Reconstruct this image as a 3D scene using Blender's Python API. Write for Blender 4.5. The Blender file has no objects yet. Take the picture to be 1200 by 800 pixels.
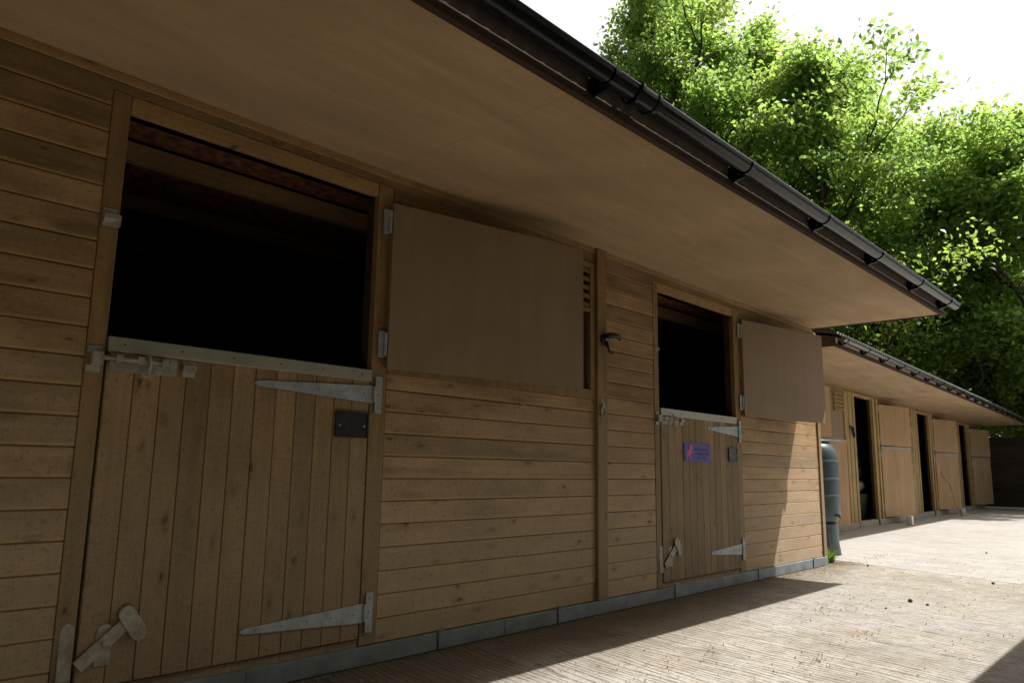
import bpy, math, random
import numpy as np
from mathutils import Vector, Matrix

random.seed(7)
RNG = np.random.default_rng(11)
sc = bpy.context.scene
COL = sc.collection
R = math.radians

# ------------------------------------------------------------------ camera
cam_d = bpy.data.cameras.new('camera')
cam = bpy.data.objects.new('camera', cam_d)
COL.objects.link(cam)
YAW, PITCH, ROLL = 0.74789, 0.16856, 0.01505
_F = Vector((math.cos(YAW) * math.cos(PITCH), math.sin(YAW) * math.cos(PITCH), math.sin(PITCH)))
_R = Vector((math.sin(YAW), -math.cos(YAW), 0))
_U = _R.cross(_F)
_R2 = _R * math.cos(ROLL) + _U * math.sin(ROLL)
_U2 = -_R * math.sin(ROLL) + _U * math.cos(ROLL)
m = Matrix((( _R2.x, _U2.x, -_F.x), (_R2.y, _U2.y, -_F.y), (_R2.z, _U2.z, -_F.z)))
cam.matrix_world = Matrix.Translation((0, -2.84, 0.849)) @ m.to_4x4()
cam_d.sensor_width = 36
cam_d.lens = 880.58 / 1200 * 36
cam_d.clip_start = 0.05
cam_d.clip_end = 2000
sc.camera = cam

# ------------------------------------------------------------------ light
SUN = Vector((1.17, -0.73, 2.33)).normalized()       # towards the sun
w = bpy.data.worlds.new('World')
sc.world = w
w.use_nodes = True
nt = w.node_tree
bg = nt.nodes['Background']
sky = nt.nodes.new('ShaderNodeTexSky')
sky.sky_type = 'NISHITA'
sky.sun_disc = False
sky.sun_elevation = math.asin(SUN.z)
sky.sun_rotation = math.atan2(SUN.x, SUN.y)
sky.air_density = 1.0
sky.dust_density = 10.0
sky.ozone_density = 1.0
# white cloud bank added to whiten the sky in view; clear sky overhead and behind
_tc = nt.nodes.new('ShaderNodeTexCoord')
_dt = nt.nodes.new('ShaderNodeVectorMath'); _dt.operation = 'DOT_PRODUCT'
_dt.inputs[1].default_value = Vector((.80, .33, .50)).normalized()
nt.links.new(_tc.outputs['Generated'], _dt.inputs[0])
_ns = nt.nodes.new('ShaderNodeTexNoise'); _ns.inputs['Scale'].default_value = 3.0; _ns.inputs['Detail'].default_value = 5
nt.links.new(_tc.outputs['Generated'], _ns.inputs['Vector'])
_ad = nt.nodes.new('ShaderNodeMath'); _ad.operation = 'MULTIPLY_ADD'; _ad.inputs[1].default_value = .25
nt.links.new(_ns.outputs['Fac'], _ad.inputs[0]); nt.links.new(_dt.outputs['Value'], _ad.inputs[2])
_mr = nt.nodes.new('ShaderNodeMapRange'); _mr.inputs['From Min'].default_value = .78; _mr.inputs['From Max'].default_value = .98
nt.links.new(_ad.outputs[0], _mr.inputs['Value'])
_mx = nt.nodes.new('ShaderNodeMix'); _mx.data_type = 'RGBA'
_mx.inputs[7].default_value = (8.6, 8.7, 8.8, 1)
nt.links.new(_mr.outputs[0], _mx.inputs[0]); nt.links.new(sky.outputs[0], _mx.inputs[6])
nt.links.new(_mx.outputs[2], bg.inputs['Color'])
bg.inputs['Strength'].default_value = 0.085
sun_d = bpy.data.lights.new('sun', 'SUN')
sun_d.energy = 5.0
sun_d.angle = R(0.53)
sun_d.color = (1.0, 0.965, 0.91)
sun = bpy.data.objects.new('sun', sun_d)
COL.objects.link(sun)
sun.rotation_euler = SUN.to_track_quat('Z', 'Y').to_euler()
sc.view_settings.view_transform = 'Standard'
sc.view_settings.look = 'None'
sc.view_settings.gamma = 1
sc.view_settings.use_curve_mapping = False
sc.view_settings.exposure = 0.68
sc.cycles.max_bounces = 8
sc.cycles.diffuse_bounces = 4
sc.cycles.transmission_bounces = 4
sc.cycles.sample_clamp_indirect = 8

# ------------------------------------------------------------------ node helpers
def new_mat(name):
    mt = bpy.data.materials.new(name)
    mt.use_nodes = True
    t = mt.node_tree
    return mt, t, t.nodes['Principled BSDF']

class NT:
    def __init__(s, t): s.t = t
    def n(s, kind, **kw):
        nd = s.t.nodes.new('ShaderNode' + kind)
        for k, v in kw.items():
            if k.startswith('i_'):
                key = k[2:]
                key = int(key) if key.isdigit() else key.replace('_', ' ')
                nd.inputs[key].default_value = v
            else:
                setattr(nd, k, v)
        return nd
    def l(s, a, b): s.t.links.new(a, b)
    def math(s, op, a, b=None, clamp=False):
        nd = s.n('Math', operation=op); nd.use_clamp = clamp
        for i, x in enumerate((a, b)):
            if x is None: continue
            if isinstance(x, (int, float)): nd.inputs[i].default_value = x
            else: s.l(x, nd.inputs[i])
        return nd.outputs[0]
    def mix(s, fac, a, b, mode='MIX'):
        nd = s.n('Mix', data_type='RGBA', blend_type=mode)
        for i, x in ((0, fac), (6, a), (7, b)):
            if isinstance(x, (int, float)): nd.inputs[i].default_value = x
            elif isinstance(x, tuple): nd.inputs[i].default_value = (*x, 1) if len(x) == 3 else x
            else: s.l(x, nd.inputs[i])
        return nd.outputs[2]
    def ramp(s, fac, stops):
        nd = s.n('ValToRGB')
        e = nd.color_ramp.elements
        while len(e) < len(stops): e.new(0.5)
        for el, (p, c) in zip(e, stops):
            el.position = p
            el.color = (c, c, c, 1) if isinstance(c, (int, float)) else (*c, 1)
        s.l(fac, nd.inputs[0])
        return nd.outputs[0]
    def coords(s, scale=(1, 1, 1), loc=(0, 0, 0), kind='Object'):
        tc = s.n('TexCoord'); mp = s.n('Mapping')
        mp.inputs['Scale'].default_value = scale
        mp.inputs['Location'].default_value = loc
        s.l(tc.outputs[kind], mp.inputs[0])
        return mp.outputs[0]
    def noise(s, vec, scale=5, detail=4, rough=.55, dist=0):
        nd = s.n('TexNoise', i_Scale=scale, i_Detail=detail, i_Roughness=rough, i_Distortion=dist)
        s.l(vec, nd.inputs['Vector'])
        return nd.outputs['Fac']

def wood(name, ca, cb, axis='x', pitch=0, knots=True, rough=.75, splash=None, grain=1.0, stain=0.3, seed=0.0, bump=.25):
    """stained timber: grain along `axis`; pitch = board width (across) for board-to-board change"""
    mt, t, bs = new_mat(name)
    q = NT(t)
    sep = q.n('SeparateXYZ'); tc = q.n('TexCoord'); q.l(tc.outputs['Object'], sep.inputs[0])
    X, Y, Z = sep.outputs
    along, across, other = (X, Z, Y) if axis == 'x' else (Z, X, Y) if axis == 'z' else (Y, X, Z)
    if pitch:
        idx = q.math('FLOOR', q.math('DIVIDE', q.math('SUBTRACT', across, BOARD0.get(name, 0.0)), pitch))
    else:
        idx = q.math('ADD', 0.0, 0.0)
    wn = q.n('TexWhiteNoise', noise_dimensions='1D'); q.l(q.math('ADD', idx, seed + .5), wn.inputs['W'])
    rnd = wn.outputs['Value']
    cmb = q.n('CombineXYZ')
    q.l(q.math('ADD', along, q.math('MULTIPLY', rnd, 37.0)), cmb.inputs[0])
    q.l(across, cmb.inputs[1]); q.l(q.math('ADD', other, q.math('MULTIPLY', rnd, 11.0)), cmb.inputs[2])
    P = cmb.outputs[0]
    def mp(sx, sy, sz=1):
        nd = q.n('Mapping'); nd.inputs['Scale'].default_value = (sx, sy, sz); q.l(P, nd.inputs[0]); return nd.outputs[0]
    # knots : sparse voronoi cells
    g_warp = q.noise(mp(1.2, 7), 2.0, 3, .5)
    fine = q.noise(mp(3, 120, 60), 1.0 * grain, 5, .65)
    bands = q.noise(mp(.7, 26, 20), 1.3 * grain, 4, .55, .6)
    blot = q.noise(mp(2.2, 4.0, 3), 1.0, 3, .6)
    f = q.math('ADD', q.math('MULTIPLY', bands, .6), q.math('MULTIPLY', fine, .4))
    c = q.mix(q.ramp(f, [(.3, 0.0), (.68, 1.0)]), ca, cb)
    # board tone
    tone = q.math('ADD', .54, q.math('MULTIPLY', rnd, .72))
    tn = q.n('CombineColor'); [q.l(tone, tn.inputs[i]) for i in range(3)]
    c = q.mix(.8, c, tn.outputs[0], 'MULTIPLY')
    # blotchy weathering
    c = q.mix(q.math('MULTIPLY', q.ramp(blot, [(.40, 0.0), (.66, 1.0)]), stain * 1.25), c, (ca[0] * .42, ca[1] * .42, ca[2] * .45))
    c = q.mix(q.math('MULTIPLY', q.ramp(g_warp, [(.45, 0.0), (.7, 1.0)]), .35), c, (cb[0] * 1.05, cb[1] * .92, cb[2] * .85))
    if splash:      # greyer, worn stain up to a given height
        s_n = q.noise(mp(1.5, 5), 1.5, 3, .6)
        h = q.math('ADD', Z, q.math('MULTIPLY', q.math('SUBTRACT', s_n, .5), 1.0))
        fac = q.ramp(q.math('DIVIDE', h, 2.2), [(.25, 1.0), (.62, 0.0)])
        c = q.mix(q.math('MULTIPLY', fac, .85), c, splash_mix(q, c, splash))
    if knots:
        vo = q.n('TexVoronoi', feature='F1', voronoi_dimensions='2D', i_Scale=1.0); vw = q.n('VectorMath', operation='ADD'); vs = q.n('VectorMath', operation='SCALE'); vs.inputs[3].default_value = .35
        vn = q.n('TexNoise', i_Scale=3.0, i_Detail=2.0); q.l(mp(4, 9, 1), vn.inputs['Vector']); q.l(vn.outputs['Color'], vs.inputs[0])
        q.l(mp(5.2, 13, 1), vw.inputs[0]); q.l(vs.outputs[0], vw.inputs[1]); q.l(vw.outputs[0], vo.inputs['Vector'])
        vo.inputs['Randomness'].default_value = 1.0
        keep = q.n('SeparateColor'); q.l(vo.outputs['Color'], keep.inputs[0])
        k = q.math('MULTIPLY', q.ramp(vo.outputs['Distance'], [(.05, 1.0), (.10, 0.0)]), q.math('GREATER_THAN', keep.outputs[0], .80))
        ring = q.math('MULTIPLY', q.ramp(vo.outputs['Distance'], [(.08, 1.0), (.33, 0.0)]), q.math('GREATER_THAN', keep.outputs[0], .80))
        c = q.mix(q.math('MULTIPLY', ring, .35), c, (ca[0] * .6, ca[1] * .5, ca[2] * .4))
        c = q.mix(q.math('MULTIPLY', k, q.math('MULTIPLY', keep.outputs[1], .8)), c, (.05, .03, .016))
    saw = q.noise(mp(160, 14, 14), 1.0, 2, .5)
    c = q.mix(q.math('MULTIPLY', q.ramp(saw, [(.5, 0.0), (.72, 1.0)]), .22), c, (ca[0] * .5, ca[1] * .5, ca[2] * .55))
    scr = q.noise(mp(14, 60, 30), 1.0, 4, .75)
    c = q.mix(q.math('MULTIPLY', q.ramp(scr, [(.66, 0.0), (.74, 1.0)]), .4), c, (cb[0] * 1.5, cb[1] * 1.55, cb[2] * 1.75))
    sp = q.noise(mp(30, 46, 30), 1.6, 4, .8)
    c = q.mix(q.math('MULTIPLY', q.ramp(sp, [(.53, 0.0), (.68, 1.0)]), .5), c, (ca[0] * .38, ca[1] * .36, ca[2] * .38))
    if pitch and axis == 'x':       # golden unworn lower edge, also painted as lit from below; dirt in each joint
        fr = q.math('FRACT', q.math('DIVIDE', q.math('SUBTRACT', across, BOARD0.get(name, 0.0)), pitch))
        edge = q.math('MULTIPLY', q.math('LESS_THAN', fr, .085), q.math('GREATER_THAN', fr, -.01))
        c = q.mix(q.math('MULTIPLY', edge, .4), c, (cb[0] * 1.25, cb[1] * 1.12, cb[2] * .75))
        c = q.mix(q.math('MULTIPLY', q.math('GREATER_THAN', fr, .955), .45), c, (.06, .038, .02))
    q.l(c, bs.inputs['Base Color'])
    bs.inputs['Roughness'].default_value = rough
    bs.inputs['Specular IOR Level'].default_value = .3
    bp = q.n('Bump', i_Strength=bump, i_Distance=.004); q.l(f, bp.inputs['Height']); q.l(bp.outputs[0], bs.inputs['Normal'])
    return mt

def splash_mix(q, c, splash):
    return q.mix(.75, c, splash)

def ply(name, col, rough=.7, blot=.5, seed=0, grain_axis='x', bump=.1, stain=(.5, .42, .36), sk=.2, joints=0.0, joint_y=0.0):
    mt, t, bs = new_mat(name); q = NT(t)
    sc_ = {'x': (1.0, 9, 9), 'z': (9, 9, 1.0), 'y': (9, 1.0, 9)}[grain_axis]
    v = q.coords(sc_, (seed, seed * .7, 0)); v2 = q.coords((1, 1, 1), (seed, 0, seed))
    v3 = q.coords(tuple(10 * s_ for s_ in sc_), (seed, 0, 0))
    a = q.noise(v, .8, 4, .55, 1.2); b = q.noise(v2, 1.1, 4, .6, .4); f = q.noise(v3, 2, 4, .6)
    sp = q.noise(q.coords((1, 1, 1)), 42, 3, .7)
    wv = q.n('TexWave', wave_type='RINGS', rings_direction='Y' if grain_axis != 'z' else 'X', i_Scale=1.1, i_Distortion=9.0, i_Detail=3.0, i_Detail_Scale=.7); q.l(q.coords({'x': (.35, 2.6, 1), 'z': (2.6, 2.6, .35), 'y': (2.6, .35, 1)}[grain_axis], (seed, 3, 0)), wv.inputs['Vector'])
    c = q.mix(q.ramp(a, [(.3, 0.0), (.7, 1.0)]), tuple(x * (1 - sk) for x in col), tuple(x * (1 + .9 * sk) for x in col))
    wf = q.noise(q.coords((1, 1, 1)), 190, 2, .6)
    c = q.mix(q.math('MULTIPLY', q.ramp(wf, [(.45, 0.0), (.62, 1.0)]), .22), c, tuple(x * .6 for x in col))
    c = q.mix(q.math('MULTIPLY', q.ramp(b, [(.4, 0.0), (.7, 1.0)]), blot), c, tuple(x * s_ for x, s_ in zip(col, stain)))
    c = q.mix(q.math('MULTIPLY', q.ramp(f, [(.35, 1.0), (.65, 0.0)]), .22), c, tuple(x * .55 for x in col))
    c = q.mix(q.math('MULTIPLY', q.ramp(sp, [(.62, 0.0), (.75, 1.0)]), .25), c, tuple(min(1, x * 1.7) for x in col))
    c = q.mix(q.math('MULTIPLY', q.ramp(wv.outputs['Fac'], [(.35, 0.0), (.9, 1.0)]), .14), c, tuple(x * .55 for x in col))
    if joints:
        sep = q.n('SeparateXYZ'); tc = q.n('TexCoord'); q.l(tc.outputs['Object'], sep.inputs[0])
        d = q.math('ABSOLUTE', q.math('SUBTRACT', q.math('FRACT', q.math('DIVIDE', q.math('ADD', sep.outputs[0], 50 + joint_y), joints)), .5))
        ln = q.ramp(d, [(0.0, 1.0), (.0016, 0.0)])
        c = q.mix(q.math('MULTIPLY', ln, .22), c, tuple(x * .3 for x in col))
        idx = q.math('FLOOR', q.math('ADD', .5, q.math('DIVIDE', q.math('ADD', sep.outputs[0], 50 + joint_y), joints)))
        wn = q.n('TexWhiteNoise', noise_dimensions='1D'); q.l(idx, wn.inputs['W'])
        tn = q.n('CombineColor'); tv = q.math('ADD', .95, q.math('MULTIPLY', wn.outputs['Value'], .1)); [q.l(tv, tn.inputs[i]) for i in range(3)]
        c = q.mix(1.0, c, tn.outputs[0], 'MULTIPLY')
    q.l(c, bs.inputs['Base Color']); bs.inputs['Roughness'].default_value = rough
    bs.inputs['Specular IOR Level'].default_value = .3
    bp = q.n('Bump', i_Strength=bump, i_Distance=.003); q.l(f, bp.inputs['Height']); q.l(bp.outputs[0], bs.inputs['Normal'])
    return mt

def plain(name, col, rough=.6, metal=0.0, var=.25, scale=6, spec=.5, bump=0.0, dirt=None, dscale=3, damt=.5):
    mt, t, bs = new_mat(name); q = NT(t)
    v = q.coords()
    a = q.noise(v, scale, 5, .6)
    c = q.mix(q.ramp(a, [(.3, 0.0), (.7, 1.0)]), tuple(x * (1 - var) for x in col), tuple(min(1, x * (1 + var)) for x in col))
    if dirt:
        b = q.noise(v, dscale, 6, .7)
        c = q.mix(q.math('MULTIPLY', q.ramp(b, [(.45, 0.0), (.68, 1.0)]), damt), c, dirt)
    q.l(c, bs.inputs['Base Color'])
    rr = q.math('ADD', rough - .08, q.math('MULTIPLY', a, .16)); q.l(rr, bs.inputs['Roughness'])
    bs.inputs['Metallic'].default_value = metal
    bs.inputs['Specular IOR Level'].default_value = spec
    if bump:
        bp = q.n('Bump', i_Strength=bump, i_Distance=.004); q.l(a, bp.inputs['Height']); q.l(bp.outputs[0], bs.inputs['Normal'])
    return mt

BOARD0 = {'cladding_timber': 0.085, 'end_timber': .085, 'door_timber': 0.948, 'door_timber_b': 4.563}
M = {}
PIT = .1025
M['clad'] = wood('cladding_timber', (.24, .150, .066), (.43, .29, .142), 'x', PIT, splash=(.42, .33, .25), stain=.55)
M['trim'] = wood('trim_timber', (.26, .162, .066), (.41, .275, .12), 'z', 0, splash=(.26, .20, .145), seed=3)
M['rail'] = wood('rail_timber', (.245, .153, .062), (.38, .25, .11), 'x', 0, seed=5, stain=.3)
M['door'] = wood('door_timber', (.205, .130, .060), (.365, .245, .125), 'z', .0937, splash=(.29, .22, .165), stain=.45)
M['door_b'] = wood('door_timber_b', (.225, .145, .070), (.385, .265, .135), 'z', .0945, splash=(.22, .17, .13), seed=9, stain=.4)
M['soffit'] = ply('soffit_plywood', (.47, .33, .185), seed=2, sk=.14, blot=.35, joints=2.44, joint_y=.35)
M['leaf_ply'] = ply('faced_plywood', (.29, .205, .128), seed=5, sk=.09, blot=.4, grain_axis='z', rough=.6)
M['pale_ply'] = ply('pale_plywood', (.44, .285, .155), seed=8, blot=.45, grain_axis='z', stain=(.62, .55, .5))
M['far_soffit'] = ply('far_soffit_plywood', (.46, .33, .20), seed=4, blot=.25, joints=2.44, joint_y=.4)
M['far_trim'] = wood('far_trim_timber', (.30, .21, .085), (.43, .31, .14), 'z', 0, seed=2, stain=.2)
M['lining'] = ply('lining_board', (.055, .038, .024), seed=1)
M['osb'] = plain('roof_deck_board', (.22, .085, .045), .8, var=.9, scale=24, bump=.3)
M['fascia'] = wood('fascia_timber', (.040, .023, .013), (.072, .042, .023), 'x', 0, knots=False, rough=.9, seed=6, stain=.2)
M['galv'] = plain('galvanised_steel', (.33, .37, .41), .5, .45, var=.22, scale=22, dirt=(.26, .25, .22), dscale=7, damt=.6, bump=.05)
M['strip'] = plain('kick_strip_steel', (.20, .235, .27), .55, .3, var=.25, scale=9, dirt=(.13, .12, .10), dscale=4, damt=.6, bump=.05)
M['galv_old'] = plain('weathered_galvanised_steel', (.34, .33, .29), .6, .3, var=.3, scale=30, dirt=(.20, .16, .11), dscale=12, damt=.6, bump=.15)
M['chew'] = plain('chew_strip_metal', (.33, .335, .28), .45, .45, var=.15, scale=9, dirt=(.28, .23, .15), dscale=9, damt=.5)
M['gutter'] = plain('black_gutter_plastic', (.007, .009, .013), .17, var=.2, scale=3, spec=.22)
M['far_gutter'] = plain('dark_gutter_plastic', (.014, .015, .018), .22, var=.2, scale=3, spec=.7)
M['black'] = plain('black_metal', (.012, .012, .012), .5, var=.3, scale=30)
M['plate'] = plain('black_plastic_plate', (.014, .016, .02), .35, var=.2, scale=40, dirt=(.06, .06, .06), dscale=18, damt=.4)
M['slate'] = plain('chalk_plate', (.055, .062, .07), .6, var=.3, scale=30)
M['roof'] = plain('corrugated_bitumen', (.05, .05, .055), .6, var=.3, scale=9, dirt=(.10, .10, .085), dscale=3, damt=.5)
M['butt'] = plain('green_black_plastic', (.026, .046, .056), .36, var=.15, scale=6, dirt=(.06, .065, .055), dscale=6, damt=.25)
M['lid'] = plain('butt_lid_plastic', (.05, .07, .07), .4, var=.2, scale=6)
M['nail'] = plain('nail_metal', (.45, .44, .42), .4, .7)
M['rustnail'] = plain('dark_nail_metal', (.05, .035, .025), .6, .3)
M['blue'] = plain('blue_sign_face', (.018, .045, .34), .4, var=.25, scale=12)
M['pink'] = plain('pink_sign_paint', (.62, .05, .16), .5, var=.15, scale=20)
M['dimpink'] = plain('mauve_sign_paint', (.16, .045, .28), .5, var=.2, scale=30)
M['fence'] = wood('dark_fence_timber', (.03, .021, .015), (.06, .042, .03), 'x', .14, knots=False)
M['white'] = plain('white_plastic', (.7, .7, .66), .5, var=.1)
M['navy'] = plain('navy_fabric', (.02, .03, .16), .9, var=.4, scale=12, bump=.2)
M['palecloth'] = plain('grey_fabric', (.35, .33, .33), .9, var=.3, scale=9, bump=.2)
M['greencloth'] = plain('green_fabric', (.04, .08, .05), .9, var=.3, scale=9)
M['rope'] = plain('straw_rope', (.45, .33, .17), .9, var=.3, scale=40)
M['bark'] = plain('tree_bark', (.062, .052, .040), .95, var=.45, scale=7, bump=.6, spec=.1)
M['stone'] = plain('dark_stone', (.05, .045, .04), .9, var=.4, scale=30)

# ------------------------------------------------------------------ concrete and soil
def concrete(name, far=False):
    mt, t, bs = new_mat(name); q = NT(t)
    tc = q.n('TexCoord'); sep = q.n('SeparateXYZ'); q.l(tc.outputs['Object'], sep.inputs[0])
    X, Y, Z = sep.outputs
    P = q.coords()
    big = q.noise(P, .55, 5, .6, .5); mid = q.noise(P, 2.6, 6, .65, .6); fin = q.noise(P, 60, 4, .7); grit = q.noise(P, 190, 3, .8)
    warp = q.math('MULTIPLY', q.math('SUBTRACT', q.noise(P, .8, 2, .4), .5), .10)
    ac = q.math('ADD', q.math('SUBTRACT', X, q.math('MULTIPLY', Y, .2)), warp)
    cb = q.n('CombineXYZ'); q.l(ac, cb.inputs[0]); q.l(q.math('MULTIPLY', Y, .16), cb.inputs[1])
    def st(scale, det=3, rough=.6):
        nd = q.n('TexNoise', i_Scale=scale, i_Detail=det, i_Roughness=rough); q.l(cb.outputs[0], nd.inputs['Vector']); return nd.outputs['Fac']
    tj = st(6, 2, .5)
    tamp = q.math('ADD', .5, q.math('MULTIPLY', .13, q.math('SINE', q.math('ADD', q.math('MULTIPLY', ac, 165.0), q.math('MULTIPLY', tj, 30.0)))))
    tamp = q.math('ADD', tamp, q.math('MULTIPLY', q.math('SUBTRACT', fin, .5), .35)); brush = st(80, 2, .6)
    brk = q.ramp(q.noise(P, 9, 6, .8), [(.42, 0.0), (.54, 1.0)])
    if far:
        c = q.mix(q.ramp(mid, [(.3, 0.0), (.7, 1.0)]), (.27, .262, .245), (.37, .36, .34))
        amt = .30
    else:
        c = q.mix(q.ramp(mid, [(.3, 0.0), (.7, 1.0)]), (.24, .222, .185), (.385, .365, .32))
        amt = .62
    c = q.mix(q.math('MULTIPLY', q.ramp(big, [(.50, 0.0), (.62, 1.0)]), .6), c, (.36, .35, .34))
    # dirt caught in the tamping grooves
    gro = q.math('MULTIPLY', q.ramp(tamp, [(.40, 1.0), (.455, 0.0)]), brk)
    c = q.mix(q.math('MULTIPLY', gro, amt), c, (.085, .060, .036))
    gro2 = q.math('MULTIPLY', q.ramp(brush, [(.42, 1.0), (.48, 0.0)]), brk)
    c = q.mix(q.math('MULTIPLY', gro2, amt * .8), c, (.15, .115, .075))
    c = q.mix(q.math('MULTIPLY', q.ramp(fin, [(.52, 0.0), (.66, 1.0)]), .3 if far else .6), c, (.15, .12, .085))
    c = q.mix(q.math('MULTIPLY', q.ramp(grit, [(.58, 0.0), (.66, 1.0)]), .5), c, (.50, .48, .44))
    # brown muck patches; wall margin is dirt plus darkness painted for the shade there
    muck = q.ramp(q.noise(P, 1.7, 7, .72, 1.0), [(.56, 0.0), (.70, 1.0)])
    c = q.mix(q.math('MULTIPLY', muck, .15 if far else .5), c, (.27, .18, .10))
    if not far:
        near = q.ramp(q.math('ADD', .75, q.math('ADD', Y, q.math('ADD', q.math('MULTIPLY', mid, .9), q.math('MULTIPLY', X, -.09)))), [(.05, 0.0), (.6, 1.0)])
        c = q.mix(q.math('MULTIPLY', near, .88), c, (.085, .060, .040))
        lit = q.math('MULTIPLY', q.ramp(X, [(.0, 0.0), (1.0, 1.0)]), 1.0)
    q.l(c, bs.inputs['Base Color']); bs.inputs['Roughness'].default_value = .92
    bs.inputs['Specular IOR Level'].default_value = .2
    h = q.math('ADD', q.math('ADD', q.math('MULTIPLY', q.ramp(tamp, [(.38, 0.0), (.47, 1.0)]), .45), q.math('MULTIPLY', brush, .35)), q.math('ADD', q.math('MULTIPLY', fin, .14), q.math('MULTIPLY', mid, .3)))
    bp = q.n('Bump', i_Strength=.5 if far else .9, i_Distance=.012); q.l(h, bp.inputs['Height']); q.l(bp.outputs[0], bs.inputs['Normal'])
    return mt
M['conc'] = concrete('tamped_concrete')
M['conc_far'] = concrete('pale_concrete', True)
M['soil'] = plain('woodland_soil', (.05, .05, .025), .95, var=.5, scale=2, bump=.4)

# ------------------------------------------------------------------ mesh helper
class MB:
    def __init__(s): s.v = []; s.f = []; s.mi = []; s.ch = []
    def box(s, x0, x1, y0, y1, z0, z1, k=0):
        s.ch.append((len(s.v), len(s.f)))
        b = len(s.v)
        s.v += [(x, y, z) for x in (x0, x1) for y in (y0, y1) for z in (z0, z1)]
        for f in ((0, 1, 3, 2), (4, 6, 7, 5), (0, 4, 5, 1), (2, 3, 7, 6), (0, 2, 6, 4), (1, 5, 7, 3)):
            s.f.append(tuple(b + i for i in f)); s.mi.append(k)
        return s
    def prism(s, pts, d, k=0):
        """pts: 3D polygon, extruded along vector d"""
        s.ch.append((len(s.v), len(s.f)))
        b = len(s.v); n = len(pts)
        s.v += [tuple(p) for p in pts] + [tuple(p[i] + d[i] for i in range(3)) for p in pts]
        s.f.append(tuple(b + i for i in range(n))[::-1]); s.mi.append(k)
        s.f.append(tuple(b + n + i for i in range(n))); s.mi.append(k)
        for i in range(n):
            j = (i + 1) % n
            s.f.append((b + i, b + j, b + n + j, b + n + i)); s.mi.append(k)
        return s
    def tube(s, pts, r, seg=10, k=0, caps=True):
        s.ch.append((len(s.v), len(s.f)))
        pts = [Vector(p) for p in pts]
        rs = r if isinstance(r, (list, tuple)) else [r] * len(pts)
        b = len(s.v); up = None
        for i, p in enumerate(pts):
            t = (pts[min(i + 1, len(pts) - 1)] - pts[max(i - 1, 0)]).normalized()
            if up is None:
                a = Vector((0, 0, 1)) if abs(t.z) < .9 else Vector((1, 0, 0))
                up = (a - t * a.dot(t)).normalized()
            else:
                up = (up - t * up.dot(t)).normalized()
            sd = t.cross(up)
            for q in range(seg):
                an = 2 * math.pi * q / seg
                s.v.append(tuple(p + (up * math.cos(an) + sd * math.sin(an)) * rs[i]))
        for i in range(len(pts) - 1):
            for q in range(seg):
                a0 = b + i * seg + q; a1 = b + i * seg + (q + 1) % seg
                s.f.append((a0, a1, a1 + seg, a0 + seg)); s.mi.append(k)
        if caps:
            s.f.append(tuple(b + q for q in range(seg))[::-1]); s.mi.append(k)
            e = b + (len(pts) - 1) * seg
            s.f.append(tuple(e + q for q in range(seg))); s.mi.append(k)
        return s
    def lathe(s, prof, seg=32, c=(0, 0), k=0):
        s.ch.append((len(s.v), len(s.f)))
        b = len(s.v)
        for r, z in prof:
            for q in range(seg):
                an = 2 * math.pi * q / seg
                s.v.append((c[0] + r * math.cos(an), c[1] + r * math.sin(an), z))
        for i in range(len(prof) - 1):
            for q in range(seg):
                a0 = b + i * seg + q; a1 = b + i * seg + (q + 1) % seg
                s.f.append((a0, a1, a1 + seg, a0 + seg)); s.mi.append(k)
        s.f.append(tuple(b + q for q in range(seg))[::-1]); s.mi.append(k)
        e = b + (len(prof) - 1) * seg
        s.f.append(tuple(e + q for q in range(seg))); s.mi.append(k)
        return s
    def sheet(s, rows, k=0):
        """grid of points"""
        b = len(s.v); n = len(rows[0])
        for r in rows: s.v += [tuple(p) for p in r]
        for i in range(len(rows) - 1):
            for j in range(n - 1):
                s.f.append((b + i * n + j, b + i * n + j + 1, b + (i + 1) * n + j + 1, b + (i + 1) * n + j)); s.mi.append(k)
        return s
    def xf(s, mat):
        s.v = [tuple(mat @ Vector(p)) for p in s.v]; return s
    def split(s, name, mats, parent=None, **kw):
        """one object for each piece that was added"""
        ends = s.ch[1:] + [(len(s.v), len(s.f))]
        for (v0, f0), (v1, f1) in zip(s.ch, ends):
            p = MB(); p.v = s.v[v0:v1]; p.f = [tuple(i - v0 for i in f) for f in s.f[f0:f1]]; p.mi = s.mi[f0:f1]
            p.build(name, mats, parent, **kw)
    def build(s, name, mats, parent=None, smooth=False, bevel=0, label=None):
        me = bpy.data.meshes.new(name)
        me.from_pydata(s.v, [], s.f)
        if not isinstance(mats, (list, tuple)): mats = [mats]
        for m_ in mats: me.materials.append(m_)
        me.polygons.foreach_set('material_index', s.mi)
        if smooth: me.polygons.foreach_set('use_smooth', [True] * len(s.f))
        me.update()
        o = bpy.data.objects.new(name, me); COL.objects.link(o)
        if parent: o.parent = parent
        if bevel:
            bv = o.modifiers.new('bevel', 'BEVEL'); bv.width = bevel; bv.segments = 2; bv.limit_method = 'ANGLE'
        if label: o['label'] = label
        return o

def pieces(name, mat, parent, boxes, bevel=.003):
    for bx in boxes: MB().box(*bx).build(name, mat, parent, bevel=bevel)

def tag(o, label, cat, group=None, kind=None):
    if label: o['label'] = label
    if cat: o['category'] = cat
    if group: o['group'] = group
    if kind: o['kind'] = kind
    return o

def empty(name, loc=(0, 0, 0), rz=0, parent=None):
    o = bpy.data.objects.new(name, None); COL.objects.link(o)
    o.location = loc; o.rotation_euler = (0, 0, rz); o.empty_display_size = .2
    if parent: o.parent = parent
    return o

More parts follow.
